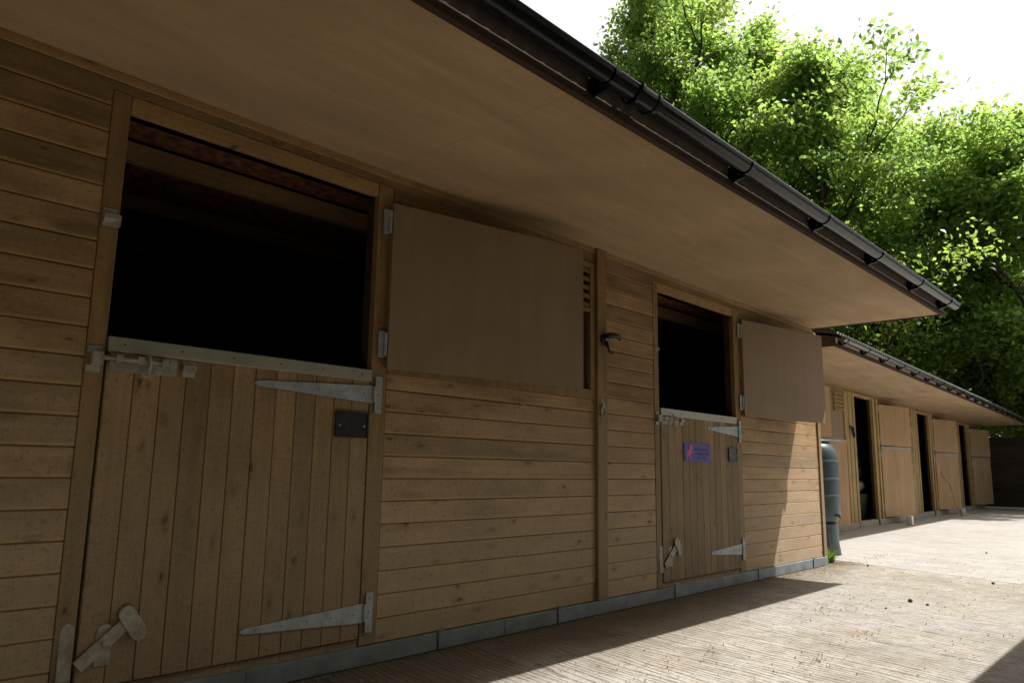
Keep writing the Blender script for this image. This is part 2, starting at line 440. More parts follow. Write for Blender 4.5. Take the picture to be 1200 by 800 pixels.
# ------------------------------------------------------------------ ground
g = MB().sheet([[(-400, -400, -.012), (400, -400, -.012)], [(-400, 400, -.012), (400, 400, -.012)]]).build('ground', M['soil'])
tag(g, None, None, kind='structure')
def slab(name, x0, x1, y0, y1, z, mt, skew=0.0):
    o = MB().prism([(x0 + skew * y0, y0, z - .12), (x1 + skew * y0, y0, z - .12), (x1 + skew * y1, y1, z - .12), (x0 + skew * y1, y1, z - .12)], (0, 0, .12)).build(name, mt)
    return tag(o, None, None, kind='structure')
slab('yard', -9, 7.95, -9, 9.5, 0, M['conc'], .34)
slab('far_yard', 7.962, 27, -9, 9.5, 0, M['conc_far'], .34)

# ------------------------------------------------------------------ stable parts (outward is -y)
def cladding(b, x0, x1, z0, z1, pitch=PIT, base=.085, y=-.004):
    """shiplap boards between heights, cut from a common set of courses"""
    k0 = math.floor((z0 - base) / pitch + 1e-6)
    z = base + k0 * pitch
    while z < z1 - 1e-4:
        a = max(z, z0); e = min(z + pitch, z1)
        prof = [(-.020, 0), (-.022, .002), (-.022, .108), (-.0212, .111), (-.0185, .1135), (-.0165, .1155), (-.0155, .1185), (-.0155, .1185)]
        pts = []
        for py, pz in prof[:-1]:
            zz = z + pz * pitch / .1185
            pts.append((py, min(max(zz, a), e)))
        j = (random.random() - .5) * .0025
        poly = [(x0, y + 0.0, a)] + [(x0, y + py + j, zz) for py, zz in pts] + [(x0, y + 0.0, e)]
        if e - a > .004:
            b.prism(poly, (x1 - x0, 0, 0))
        z += pitch

def t_hinge(parent, hx, z, length, side=-1, y=-.036, w0=.082, w1=.022, name='hinge'):
    """strap on the door running from hx towards side, plus the vertical plate on the frame"""
    b = MB()
    b.prism([(hx, y, z - w0 / 2), (hx, y, z + w0 / 2), (hx + side * length * .97, y, z + w1 / 2), (hx + side * length, y, z), (hx + side * length * .97, y, z - w1 / 2)], (0, -.005, 0))
    b.box(min(hx - side * .014, hx - side * .052), max(hx - side * .014, hx - side * .052), y - .006, y + .0, z - .085, z + .085)
    b.tube([(hx - side * .006, y - .006, z - .036), (hx - side * .006, y - .006, z + .036)], .0085, 10)
    for i in range(5):
        fx = hx + side * length * (.08 + .2 * i)
        b.tube([(fx, y - .004, z), (fx, y - .009, z)], .0055, 8)
    for dz in (-.06, .0, .06):
        b.tube([(hx - side * .034, y - .005, z + dz), (hx - side * .034, y - .010, z + dz)], .0055, 8)
    return b.build(name, M['galv'], parent, bevel=.0012)

def plank_door(root, x0, x1, z0, z1, mat, y=-.010, npl=12):
    """lower door: vertical tongue and groove boards with v-joints"""
    pw = (x1 - x0) / npl
    b = MB()
    for i in range(npl):
        a = x0 + i * pw + .0003; e = x0 + (i + 1) * pw - .0003
        f = y - .024 + random.uniform(-.0012, .0012)
        b.prism([(a, y + .02, z0), (a, f + .005, z0), (a + .0025, f, z0), (e - .0025, f, z0), (e, f + .005, z0), (e, y + .02, z0)], (0, 0, z1 - z0))
    d = b.build('lower_door', mat, root)
    r = MB()
    r.box(x0 - .004, x1 + .004, y - .031, y + .026, z1 - .048, z1 + .005)
    r.build('chew_strip', M['chew'], d, bevel=.003)
    n = MB()
    for i in range(6):
        xx = x0 + .05 + i * (x1 - x0 - .1) / 5
        n.tube([(xx, y - .0305, z1 - .02), (xx, y - .033, z1 - .02)], .0032, 8)
    n.split('screw', M['rustnail'], d)
    return d

def door_bolt(parent, x, z, s=1.0, y=-.034):
    b = MB()
    b.box(x, x + .235 * s, y - .004, y, z - .036, z + .026)
    b.tube([(x - .03, y - .018, z + .006), (x + .2 * s, y - .018, z + .006)], .0085, 10)
    for dx in (.012, .085, .17):
        b.box(x + dx * s, x + (dx + .022) * s, y - .029, y - .004, z - .006, z + .019)
    b.tube([(x + .118 * s, y - .018, z + .04), (x + .125 * s, y - .030, z + .02), (x + .128 * s, y - .033, z - .008), (x + .122 * s, y - .026, z - .04)], .0055, 8)
    b.tube([(x + .11 * s, y - .028, z - .05), (x + .145 * s, y - .030, z - .036), (x + .125 * s, y - .030, z - .022), (x + .10 * s, y - .028, z - .035), (x + .11 * s, y - .028, z - .05)], .004, 6)
    b.box(x + .255 * s, x + .305 * s, y - .004, y, z - .034, z + .026)
    b.box(x + .255 * s, x + .305 * s, y - .016, y - .004, z - .010, z + .012)
    for dx, dz in ((.03, .017), (.03, -.017), (.21, .017), (.21, -.017)):
        b.tube([(x + dx * s, y - .003, z + dz), (x + dx * s, y - .008, z + dz)], .0045, 8)
    return b.build('bolt', M['galv_old'], parent, bevel=.001)

def bolt_keeper(root, x, z, y=-.026):
    b = MB()
    b.box(x - .024, x + .022, y - .005, y, z + .022, z + .046)
    b.box(x - .024, x + .022, y - .005, y, z - .046, z - .022)
    b.box(x - .012, x + .022, y - .026, y - .004, z - .024, z + .024)
    return b.build('bolt_keeper', M['galv_old'], root, bevel=.001)

def kick_latch(door, root, x, z, s=1.0, y=-.034):
    def rr(cx, cz, L, W, ang, yy, th):      # rounded bar
        pts = []
        for i in range(9):
            a = -math.pi / 2 + math.pi * i / 8
            pts.append((L / 2 - W / 2 + W / 2 * math.cos(a), W / 2 * math.sin(a)))
        pts += [(-L / 2, W / 2), (-L / 2, -W / 2)]
        c_, s_ = math.cos(ang), math.sin(ang)
        return [(cx + p * c_ - q * s_, yy, cz + p * s_ + q * c_) for p, q in pts], (0, -th, 0)
    b = MB()
    p, d = rr(x + .075, z + .045, .135 * s, .052, R(90), y, .005); b.prism(p, d)
    p, d = rr(x + .075, z + .052, .205 * s, .045, R(40), y - .008, .007); b.prism(p, d)
    p, d = rr(x + .146, z + .125, .086, .055, R(124), y - .010, .011); b.prism(p, d)
    p, d = rr(x + .176, z + .082, .080, .055, R(-56), y - .010, .007); b.prism(p, d)
    b.tube([(x + .075, y - .002, z + .05), (x + .075, y - .021, z + .05)], .0105, 12)
    b.build('kick_latch', M['galv_old'], door, bevel=.0015)
    k = MB()
    p, d = rr(x - .038, z + .075, .10, .044, R(90), y + .008, .007); k.prism(p, d)
    k.box(x - .060, x - .016, y + .008 - .011, y + .008, z - .055, z + .026)
    k.build('latch_keeper', M['galv_old'], root, bevel=.0015)

def upper_leaf(root, hx, z0, z1, wdt, deg, mat, y=-.05, frame=M['rail'], th=.04, name='upper_door'):
    """leaf folded back against the wall, hinged at hx, free end swung out by deg"""
    lf = empty(name, (hx, y, 0), -R(deg), root)
    MB().box(0, wdt, -.012, 0, z0, z1).build('panel', mat, lf, bevel=.002)
    b = MB()
    for a, e in ((z0 + .004, z0 + .07), (z1 - .07, z1 - .004)): b.box(.004, wdt - .004, 0.0015, th - .012, a, e)
    b.box(.004, .07, .0015, th - .012, z0 + .072, z1 - .072); b.box(wdt - .07, wdt - .004, .0015, th - .012, z0 + .072, z1 - .072)
    b.split('ledge', frame, lf, bevel=.002)
    for zz in (z0 + .14 * (z1 - z0), z1 - .12 * (z1 - z0)):
        h = MB(); h.tube([(-.012, -.004, zz - .055), (-.012, -.004, zz + .055)], .009, 10)
        h.box(-.046, -.016, -.002, .003, zz - .062, zz + .062)
        h.build('hinge', M['galv'], lf)
    return lf

def gutter(root, x0, x1, y, z, r, mat, brs, unions=(), inner=None):
    b = MB(); seg = 14
    rows = []
    for xx in np.linspace(x0, x1, 12):
        rows.append([(xx, y + r * math.cos(a), z + r * math.sin(a)) for a in np.linspace(-math.pi, 0, seg + 1)] )
    b.sheet(rows)
    rows = []
    for xx in (x0, x1):
        rows.append([(xx, y + (r - .004) * math.cos(a), z + (r - .004) * math.sin(a)) for a in np.linspace(0, -math.pi, seg + 1)])
    b.sheet(rows)
    for yy in (y - r, y + r): b.tube([(x0, yy, z), (x1, yy, z)], .0055, 8)
    for xx in (x0, x1):     # stop ends
        b.prism([(xx, y + r * math.cos(a), z + r * math.sin(a)) for a in np.linspace(-math.pi, 0, seg + 1)], (.004, 0, 0))
    gt = b.build('gutter', mat, root, smooth=False)
    for p in gt.data.polygons: p.use_smooth = len(p.vertices) == 4
    for xx in brs:
        k = MB()
        arc = np.linspace(-math.pi - .1, .05, 13)
        for w_ in (.034,):
            k.sheet([[(xx + dx, y + (r + .006) * math.cos(a), z + (r + .006) * math.sin(a)) for a in arc] for dx in (-w_ / 2, w_ / 2)])
            k.sheet([[(xx + dx, y + (r + .0015) * math.cos(a), z + (r + .0015) * math.sin(a)) for a in arc] for dx in (w_ / 2, -w_ / 2)])
            for dx in (-w_ / 2, w_ / 2):
                k.sheet([[(xx + dx, y + rr_ * math.cos(a), z + rr_ * math.sin(a)) for a in arc] for rr_ in (r + .0015, r + .006)])
        yb = y + r + .004
        k.box(xx - .012, xx + .012, yb, yb + (.085 - r), z - .045, z + .006)
        k.box(xx - .02, xx + .02, yb + .077 - r, yb + .087 - r, z - .075, z + .012)
        k.prism([(xx - .005, yb + .03, z - .072), (xx - .005, yb + .03, z - .03), (xx - .005, y + .2 * r, z - r - .004), (xx - .005, y + .1 * r, z - r - .016)], (.010, 0, 0))
        k.build('bracket', M['gutter'], gt)
    for xx in unions:
        k = MB()
        arc = np.linspace(-math.pi - .15, .15, 15)
        rows = []
        for dx, rr_ in ((-.075, r + .004), (-.07, r + .013), (-.052, r + .013), (-.05, r + .007), (.05, r + .007), (.052, r + .013), (.07, r + .013), (.075, r + .004)):
            rows.append([(xx + dx, y + rr_ * math.cos(a), z + rr_ * math.sin(a)) for a in arc])
        k.sheet(rows).build('joint_clip', M['gutter'], gt)
    return gt

def corrugated(root, x0, x1, y0, z0, y1, z1, pitch=.095, amp=.016, mat=None, th=.005, name='roof_sheet'):
    n = int((x1 - x0) / pitch * 8)
    xs = np.linspace(x0, x1, n)
    up = [amp * math.cos(2 * math.pi * (x - x0) / pitch) for x in xs]
    b = MB()
    b.sheet([[(x, y0, z0 + u) for x, u in zip(xs, up)], [(x, y1, z1 + u) for x, u in zip(xs, up)]])
    b.sheet([[(x, y1, z1 + u - th) for x, u in zip(xs, up)], [(x, y0, z0 + u - th) for x, u in zip(xs, up)]])
    b.sheet([[(x, y0, z0 + u - th) for x, u in zip(xs, up)], [(x, y0, z0 + u) for x, u in zip(xs, up)]])
    o = b.build(name, mat or M['roof'], root)
    for p in o.data.polygons: p.use_smooth = True
    return o

def carcass(root, x0, x1, H, xr0, xr1, D=1.178, depth=3.6, opens=(), parts=(), eave=2.385, rise=.2):
    """lining, back and end walls, roof deck, ridge; opens = (x0,x1,z0,z1) holes in the front lining"""
    b = MB(); y0, y1 = .004, .05
    cur = x0
    for a, e, za, zb in sorted(opens):
        if a > cur: b.box(cur, a, y0, y1, .0, H + .02)
        if za > .01: b.box(a, e, y0, y1, 0, za)
        b.box(a, e, y0, y1, zb, H + .02)
        cur = e
    if x1 > cur: b.box(cur, x1, y0, y1, 0, H + .02)
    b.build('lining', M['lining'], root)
    b = MB()
    ym = depth / 2; zr = eave - .03 + rise * (ym + D); zb = zr - .025 - rise * depth / 2
    b.box(x0, x1, depth - .05, depth, 0, zb)
    for xx, o_ in ((x0, 1), (x1, -1)):
        xa = xx if o_ == 1 else xx - .05
        b.prism([(xa, .052, 0), (xa, depth - .052, 0), (xa, depth - .052, zb - .01), (xa, ym, zr - .025), (xa, .052, zr - .025 - rise * (ym - .052))], (.05, 0, 0))
    for xx in parts:
        b.prism([(xx, .052, 0), (xx, depth - .052, 0), (xx, depth - .052, zb - .01), (xx, ym, zr - .025), (xx, .052, zr - .025 - rise * (ym - .052))], (.04, 0, 0))
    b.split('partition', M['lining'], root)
    b = MB()
    e2 = eave - .03
    b.prism([(xr0 + .02, -D + .03, e2 - .02), (xr0 + .02, ym, zr - .02), (xr0 + .02, ym, zr), (xr0 + .02, -D + .03, e2)], (xr1 - xr0 - .04, 0, 0))
    b.prism([(xr0 + .02, ym + .001, zr - .02), (xr0 + .02, depth + .3, zr - .02 - rise * (depth / 2 + .3) * 1.0), (xr0 + .02, depth + .3, zr - rise * (depth / 2 + .3)), (xr0 + .02, ym + .001, zr)], (xr1 - xr0 - .04, 0, 0))
    b.build('roof_deck', M['osb'], root)
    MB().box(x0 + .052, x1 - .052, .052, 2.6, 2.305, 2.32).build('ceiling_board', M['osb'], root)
    b = MB()
    for yy, zz in ((.60, 2.195), (1.35, 2.215), (2.2, 2.21)):
        b.box(x0 + .052, x1 - .052, yy, yy + .05, zz, zz + .085)
    b.split('purlin', M['rail'], root)
    corrugated(root, xr0 - .01, xr1 + .01, -D - .05, eave + .0, ym + .02, zr + .03, mat=M['roof'])
    corrugated(root, xr0 - .01, xr1 + .01, ym - .02, zr + .04, depth + .35, zr + .03 - rise * (depth / 2 + .35), mat=M['roof'])

def roof_edge(root, xr0, xr1, H, D, soff, fasc, top=2.36, end_mat=None):
    MB().box(xr0 + .022, xr1 - .022, -D, .0 - .0045, H, H + .012).build('soffit', soff, root)
    b = MB()
    b.box(xr0, xr1, -D - .022, -D - .001, H - .012, top)
    b.box(xr0, xr1, -D - .034, -D - .0225, H - .014, H + .024)
    b.build('fascia', fasc, root, bevel=.002)
    b = MB()
    ym = 1.8
    for xx in (xr0, xr1 - .02):
        b.prism([(xx, -D, H - .008), (xx, -D, top), (xx, ym, top + .2 * (ym + D)), (xx, ym, top + .2 * (ym + D) - .13), (xx, .15, H - .008)], (.02, 0, 0))
    b.split('barge_board', fasc, root, bevel=.002)

# ================================================================== NEAR STABLE
A = empty('stable_building')
tag(A, 'large near timber stable with deep plywood overhang, two half doors and a black gutter', 'stable building')
H1 = 2.267
DO = [(.945, 2.075), (4.56, 5.70)]            # door openings
ZT, ZM, ZB = 2.13, 1.285, .118
b = MB()
XL, XE = -4.2, 7.46
WIN = (2.30, 3.70, 1.36, 2.13)
cladding(b, XL, .875, .085, H1 - .001)
cladding(b, 2.172, 3.80, .085, 1.285)
cladding(b, 2.172, 3.80, 2.165, H1 - .001)
cladding(b, 3.905, 4.49, .085, H1 - .001)
cladding(b, .875, 2.172, 2.195, H1 - .001)
cladding(b, 4.49, 5.80, 2.195, H1 - .001)
cladding(b, 5.80, XE - .05, .085, H1 - .001)
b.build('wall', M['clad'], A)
# gable end cladding, seen only from the side
b = MB()
mt_ = Matrix.Translation((XE, 0, 0)) @ Matrix.Rotation(R(90), 4, 'Z')
cladding(b, .03, 3.6, .085, 2.60)
b.xf(mt_); b.build('gable_wall', M['clad'], A)
carcass(A, XL, XE, H1, XL - .2, 7.41, opens=[(.945, 2.075, 0, ZT), (4.56, 5.70, 0, ZT)], parts=(3.83,))
roof_edge(A, XL - .2, 7.41, H1, 1.178, M['soffit'], M['fascia'], top=2.37)

# frames and posts
b = MB()
b.box(.877, .940, -.030, .05, .085, 2.194)
b.box(2.080, 2.168, -.030, .05, .085, 2.194)
b.split('door_jamb', M['trim'], A, bevel=.003)
MB().box(.942, 2.078, -.027, .05, ZT, 2.193).build('door_head', M['rail'], A, bevel=.003)
b = MB()
b.box(4.492, 4.553, -.030, .05, .085, 2.194)
b.box(5.708, 5.797, -.030, .05, .085, 2.194)
b.split('door_jamb', M['trim'], A, bevel=.003)
MB().box(4.555, 5.706, -.027, .05, ZT, 2.193).build('door_head', M['rail'], A, bevel=.003)
MB().box(3.802, 3.903, -.052, -.004, .082, H1 - .002).build('post', M['trim'], A, bevel=.004)
MB().box(XE - .048, XE + .022, -.040, .03, .05, H1 - .03).build('corner_post', M['trim'], A, bevel=.004)
MB().box(XL + .0, XE - .05, -.035, -.0235, 2.232, H1 - .001).build('frieze_board', M['rail'], A, bevel=.002)
b = MB()
b.box(.942, 2.078, -.020, .05, .062, .112); b.box(4.555, 5.706, -.020, .05, .062, .112)
b.split('threshold', M['door'], A, bevel=.003)

# window behind the folded leaf: frame, recessed board, louvred vent at the top right
wn = empty('window', (0, 0, 0), 0, A)
b = MB()
b.box(2.172, 3.799, -.034, .0, 1.287, 1.347); b.box(2.172, 3.799, -.034, .0, 2.128, 2.163)
b.box(3.752, 3.799, -.034, .0, 1.349, 2.126); b.box(2.172, 2.235, -.034, .0, 1.349, 2.126)
b.build('frame', M['trim'], wn, bevel=.003)
MB().box(2.237, 3.750, -.003, .002, 1.349, 2.126).build('shutter_board', M['fascia'], wn)
b = MB()
b.box(3.60, 3.750, -.032, -.006, 1.842, 1.862)
for i in range(5):
    z = 1.868 + i * .056
    b.prism([(3.60, -.031, z), (3.60, -.024, z + .030), (3.60, -.008, z + .038), (3.60, -.014, z + .004)], (.150, 0, 0))
b.build('louvre', M['trim'], wn, bevel=.001)

# lower doors
d1 = plank_door(A, .948, 2.072, ZB, ZM, M['door'])
d2 = plank_door(A, 4.563, 5.697, ZB, ZM, M['door_b'])
t_hinge(d1, 2.085, 1.178, .585, y=-.0365)
t_hinge(d1, 2.085, .222, .575, y=-.0365)
t_hinge(d2, 5.715, 1.178, .50, y=-.0365)
t_hinge(d2, 5.715, .26, .50, y=-.0365)
door_bolt(d1, .955, 1.205); bolt_keeper(A, .905, 1.205, -.030)
door_bolt(d2, 4.572, 1.215, .95); bolt_keeper(A, 4.522, 1.215, -.030)
kick_latch(d1, A, .952, .205); kick_latch(d2, A, 4.575, .235, 1.0)
# folded back upper doors
u1 = upper_leaf(A, 2.150, 1.303, 2.108, 1.215, 11.0, M['leaf_ply'], y=-.048)
u2 = upper_leaf(A, 5.815, 1.303, 2.112, 1.20, 10.3, M['leaf_ply'], y=-.048)
# small fittings: keep plate on the left frame, cabin hooks and eyes
def catch(root, x, z, y, kind):
    b = MB()
    if kind == 0:        # long plate with ring
        b.box(x - .020, x + .020, y - .004, y, z - .050, z + .055)
        b.tube([(x + .024 * math.cos(a), y - .010, z - .018 + .030 * math.sin(a)) for a in np.linspace(0, 2 * math.pi, 13)], .0055, 8)
        b.box(x - .010, x + .010, y - .015, y - .004, z + .01, z + .03)
        b.tube([(x, y - .003, z + .043), (x, y - .008, z + .043)], .005, 8)
    elif kind == 1:      # keep plate
        b.box(x - .022, x + .024, y - .005, y, z - .032, z + .034)
        b.prism([(x - .022, y - .005, z - .010), (x + .036, y - .012, z - .014), (x + .036, y - .016, z + .014), (x - .022, y - .022, z + .012)], (0, 0, -.018))
    else:
        b.box(x - .018, x + .018, y - .004, y, z - .014, z + .014)
        b.tube([(x - .009, y - .004, z), (x - .009, y - .018, z), (x + .008, y - .020, z - .004), (x + .010, y - .010, z - .008)], .004, 8)
    return b.build('door_catch', M['galv_old'], root, bevel=.001)
catch(A, 3.845, 1.235, -.0525, 0)
catch(A, .905, 1.712, -.0305, 1)
catch(A, 3.121, 1.205, -.0265, 2)
catch(A, 4.53, 1.705, -.0305, 2)
# kick strip
b = MB(); xs = [XL, -2.6, -1.2, .25, 1.55, 2.99, 4.1, 5.3, 6.4, XE + .02]
for i in range(len(xs) - 1):
    oy = -.001 * (i % 2)
    b.box(xs[i] + .001, xs[i + 1] - .001, -.046 + oy, .0, .004, .081 + .0)
b.split('kick_strip', M['strip'], A, bevel=.002)
b = MB()
for x in (-1.5, .1, 1.2, 2.545, 3.44, 4.70, 5.985, 7.13):
    b.box(x - .020, x + .020, -.053, -.0475, .006, .100)
    b.tube([(x, -.052, .088), (x, -.057, .088)], .006, 8)
b.split('strap_plate', M['strip'], A, bevel=.001)
gutter(A, XL - .2, 7.465, -1.283, 2.350, .045, M['gutter'], (-3.1, -2.0, -.9, .3, 1.35, 2.20, 3.36, 4.38, 5.36, 6.34, 7.20), (2.43,))

# ------------------------------------------------------------------ things on the near stable
def name_plate(x0, x1, z0, z1, y, mat, label, name='name_plate'):
    o = empty(name, ((x0 + x1) / 2, y, z0)); tag(o, label, 'name plate')
    w_, h_ = x1 - x0, z1 - z0
    MB().box(-w_ / 2, w_ / 2, -.006, 0, 0, h_).build('plate', mat, o, bevel=.002)
    b = MB(); f = .006
    for a in ((-w_ / 2, w_ / 2, 0, f), (-w_ / 2, w_ / 2, h_ - f, h_), (-w_ / 2, -w_ / 2 + f, f, h_ - f), (w_ / 2 - f, w_ / 2, f, h_ - f)):
        b.box(a[0], a[1], -.010, -.0062, a[2], a[3])
    b.build('rim', M['black'], o)
    b = MB()
    for sx in (-1, 1): b.tube([(sx * w_ * .37, -.006, h_ * .45), (sx * w_ * .37, -.0095, h_ * .45)], .005, 8)
    b.split('screw', M['nail'], o)
    return o
name_plate(1.892, 2.066, .978, 1.092, -.0365, M['plate'], 'blank black plate with two screws on the nearest half door')
name_plate(5.54, 5.68, .935, 1.045, -.0365, M['slate'], 'blank square grey plate on the second half door, right of the blue sign')

sg = empty('sign', (5.05, -.0365, .925)); tag(sg, 'small blue sign with a pink rearing horse and pink lettering, on the second half door', 'sign')
MB().box(-.19, .19, -.005, 0, 0, .135).build('board', M['blue'], sg, bevel=.0015)
b = MB()
horse = [(-.155, .012), (-.146, .014), (-.142, .038), (-.128, .046), (-.116, .022), (-.122, .010), (-.110, .010), (-.100, .024), (-.104, .050), (-.092, .066), (-.078, .058), (-.076, .068), (-.090, .080), (-.084, .092), (-.070, .100), (-.066, .108), (-.080, .116), (-.090, .126), (-.100, .118), (-.112, .094), (-.128, .084), (-.146, .076), (-.158, .060), (-.166, .034), (-.160, .030), (-.152, .044)]
b.prism([(x, -.0055, z) for x, z in horse], (0, -.0015, 0))
b.prism([(x, -.0072, z) for x, z in [(-.122, .084), (-.108, .090), (-.104, .112), (-.110, .124), (-.122, .122), (-.126, .106)]], (0, -.0015, 0))
b.build('horse_emblem', M['pink'], sg)
b = MB(); rs = random.Random(4)
for row, (z, h, x0, x1) in enumerate(((.082, .022, -.03, .14), (.050, .024, -.04, .165), (.022, .014, -.01, .13))):
    x = x0
    while x < x1:                       # lettering too small to read in the photograph: uneven strokes
        wd = rs.uniform(.008, .015)
        b.box(x, x + .0035, -.0068, -.0052, z, z + h * rs.uniform(.7, 1))
        if rs.random() < .7: b.box(x + .0036, x + wd, -.0068, -.0052, z + h * rs.choice((0, .4, .62)), z + h * rs.choice((0, .4, .62)) + .0035)
        if rs.random() < .5: b.box(x + wd - .003, x + wd, -.0072, -.0056, z, z + h * .55)
        x += wd + .004
b.build('lettering', M['dimpink'], sg)

hk = empty('bridle_hook', (3.868, -.0535, 1.62)); tag(hk, 'black metal hook bracket on the post between the two half doors', 'hook')
b = MB(); b.tube([(0, 0, .055), (0, -.016, .055)], [.040, .034], 16)
b.tube([(-.01, -.014, .075), (.0, -.045, .078), (.045, -.058, .082), (.085, -.058, .076), (.10, -.055, .062)], [.016, .020, .017, .015, .010], 10)
b.tube([(.0, -.014, .04), (.005, -.030, .0), (.012, -.036, -.028), (.028, -.045, -.036), (.040, -.050, -.022)], [.014, .009, .006, .005, .004], 8)
b.build('bracket', M['black'], hk, smooth=True)
MB().tube([(0, -.016, .055), (0, -.026, .055)], .013, 12).build('bolt_head', M['galv_old'], hk)

# water butt beside the end of the near stable
wb = empty('water_butt', (8.47, .455, 0)); tag(wb, 'dark green ribbed water butt on a stand beside the end corner of the near stable', 'water butt')
ring = lambda z: [(.274, z - .016), (.274, z - .008), (.2785, z - .004), (.2785, z + .004), (.274, z + .008), (.274, z + .016)]
body = [(.17, .325), (.20, .33), (.235, .345), (.262, .385), (.272, .44), (.274, .56)] + ring(.62) + ring(.80) + ring(.99) + [(.272, 1.045), (.264, 1.09), (.248, 1.132), (.225, 1.164), (.20, 1.185), (.19, 1.192)]
MB().lathe(body, 48).build('barrel', M['butt'], wb, smooth=True)
MB().lathe([(.205, 1.193), (.214, 1.195), (.214, 1.215), (.205, 1.222), (.12, 1.228), (.03, 1.232)], 48).build('lid', M['lid'], wb, smooth=True)
b = MB()
b.lathe([(.262, 0), (.258, .02), (.245, .12), (.242, .30), (.245, .324)], 32)
b.build('stand', M['butt'], wb)
b = MB(); b.tube([(-.05, -.23, .42), (-.05, -.29, .42), (-.05, -.30, .39)], [.014, .014, .010], 10); b.build('tap', M['black'], wb)

# ================================================================== FAR STABLE
T2 = math.atan(.042)
OX, OY = 12.965, 1.517
Bd = empty('stable_building', (OX, OY, 0), T2)
tag(Bd, 'far low timber stable with corrugated roof edge and full height doors folded open', 'stable building')
H2 = 2.262; U0, U1 = -4.55, 11.9
fd = [(.10, 1.16), (4.43, 5.47), (8.80, 9.82)]
b = MB()
cur = U0 + .1
segs = []
for a, e in fd:
    segs.append((cur, a - .42)); cur = e + .30
segs.append((cur, U1 - .2))
for i, (a, e) in enumerate(segs):
    if i == 0: cladding(b, a, -2.75, .10, H2 - .001); cladding(b, -2.75, e, 2.13, H2 - .001)
    else: cladding(b, a, e, .10, H2 - .001)
for a, e in fd: cladding(b, a - .42, e + .3, 2.20, H2 - .001)
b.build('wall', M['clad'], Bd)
b = MB(); cladding(b, .03, 3.6, .085, 2.60)
b.xf(Matrix.Translation((U1 - .2, 0, 0)) @ Matrix.Rotation(R(90), 4, 'Z')); b.build('gable_wall', M['clad'], Bd)
carcass(Bd, U0 + .1, U1 - .2, H2, U0, U1, opens=[(a, e, 0, 2.17) for a, e in fd], parts=(-1.0, 2.6, 7.1), eave=2.405)
roof_edge(Bd, U0, U1, H2, 1.19, M['far_soffit'], M['fascia'], top=2.36)
for i, (a, e) in enumerate(fd):
    b = MB()
    b.box(a - .10, a - .002, -.045, .05, .10, 2.199); b.box(a - .28, a - .102, -.032, -.004, .10, 2.199)
    b.box(e + .002, e + .09, -.045, .05, .10, 2.199); b.box(e + .20, e + .30, -.055, -.004, .10, 2.199)
    b.box(e + .092, e + .198, -.030, -.004, .10, 2.199); b.box(a - .42, a - .282, -.024, -.004, .10, 2.199)
    b.split('door_jamb', M['far_trim'], Bd, bevel=.003)
    MB().box(a, e, -.040, .05, 2.165, 2.198).build('door_head', M['far_trim'], Bd, bevel=.003)
    n = MB()
    for k in range(11):
        for dx in (-.05, -.19):
            zz = .2 + k * .19 + random.uniform(-.03, .03)
            yy = -.0455 if dx > -.1 else -.0325
            n.tube([(a + dx, yy, zz), (a + dx, yy - .005, zz)], .006, 6)
    n.split('nail', M['rustnail'], Bd)
    MB().box(a, e, -.03, .05, .0, .098).build('threshold', M['galv_old'], Bd, bevel=.003)
# full height doors folded back (upper and lower leaf close together)
for i, (a, e) in enumerate(fd):
    hx = e + .295
    for z0, z1, dg in ((.125, 1.335, 11.4 + .4 * i), (1.375, 2.105, 12.2 + .4 * i)):
        if z0 < 1:
            lf = upper_leaf(Bd, hx, z0, z1, 1.15, dg, M['pale_ply'], y=-.062, frame=M['far_trim'], name='lower_door')
            MB().box(-.003, 1.153, -.018, .020, 1.318, 1.358).build('chew_strip', M['galv_old'], lf, bevel=.002)
        else:
            lf = upper_leaf(Bd, hx, z0, z1, 1.15, dg, M['pale_ply'], y=-.062, frame=M['far_trim'])
# the leaf pair at the left, partly behind the water butt
lf = upper_leaf(Bd, -2.82, 1.38, 2.12, 1.12, 8.0, M['pale_ply'], y=-.06, frame=M['far_trim'])
lf = upper_leaf(Bd, -2.55, .12, 1.335, 1.16, 12.5, M['pale_ply'], y=-.062, frame=M['far_trim'], name='lower_door')
MB().box(-.003, 1.163, -.018, .020, 1.318, 1.352).build('chew_strip', M['galv'], lf, bevel=.002)
wn = empty('window', (0, 0, 0), 0, Bd)
b = MB()
b.box(-1.92, -.34, -.03, 0, 1.30, 1.36); b.box(-.405, -.342, -.03, 0, 1.362, 2.125); b.box(-2.0, -1.94, -.03, 0, 1.362, 2.125)
b.build('frame', M['far_trim'], wn)
MB().box(-1.938, -.407, -.008, -.002, 1.362, 2.125).build('shutter_board', M['leaf_ply'], wn)
b = MB()
for k in range(5):
    z = 1.86 + k * .062
    b.prism([(-.86, -.042, z), (-.86, -.030, z + .032), (-.86, -.012, z + .044), (-.86, -.020, z + .004)], (.50, 0, 0))
b.box(-.88, -.86, -.045, -.009, 1.84, 2.14)
b.build('louvre', M['far_trim'], wn)
MB().box(-2.74, -.34, -.02, -.002, .10, 1.298).build('wall_panel', M['pale_ply'], Bd)
b = MB()
for a, e in ((U0 + .1, -.02), (1.18, 4.40), (5.50, 8.77), (9.85, U1 - .2)):
    b.box(a, e, -.052, 0, .003, .098)
b.split('kick_strip', M['galv_old'], Bd, bevel=.002)
gutter(Bd, U0 - .04, U1 + .05, -1.29, 2.335, .045, M['far_gutter'], [-4.45 + .82 * k for k in range(20)], ())

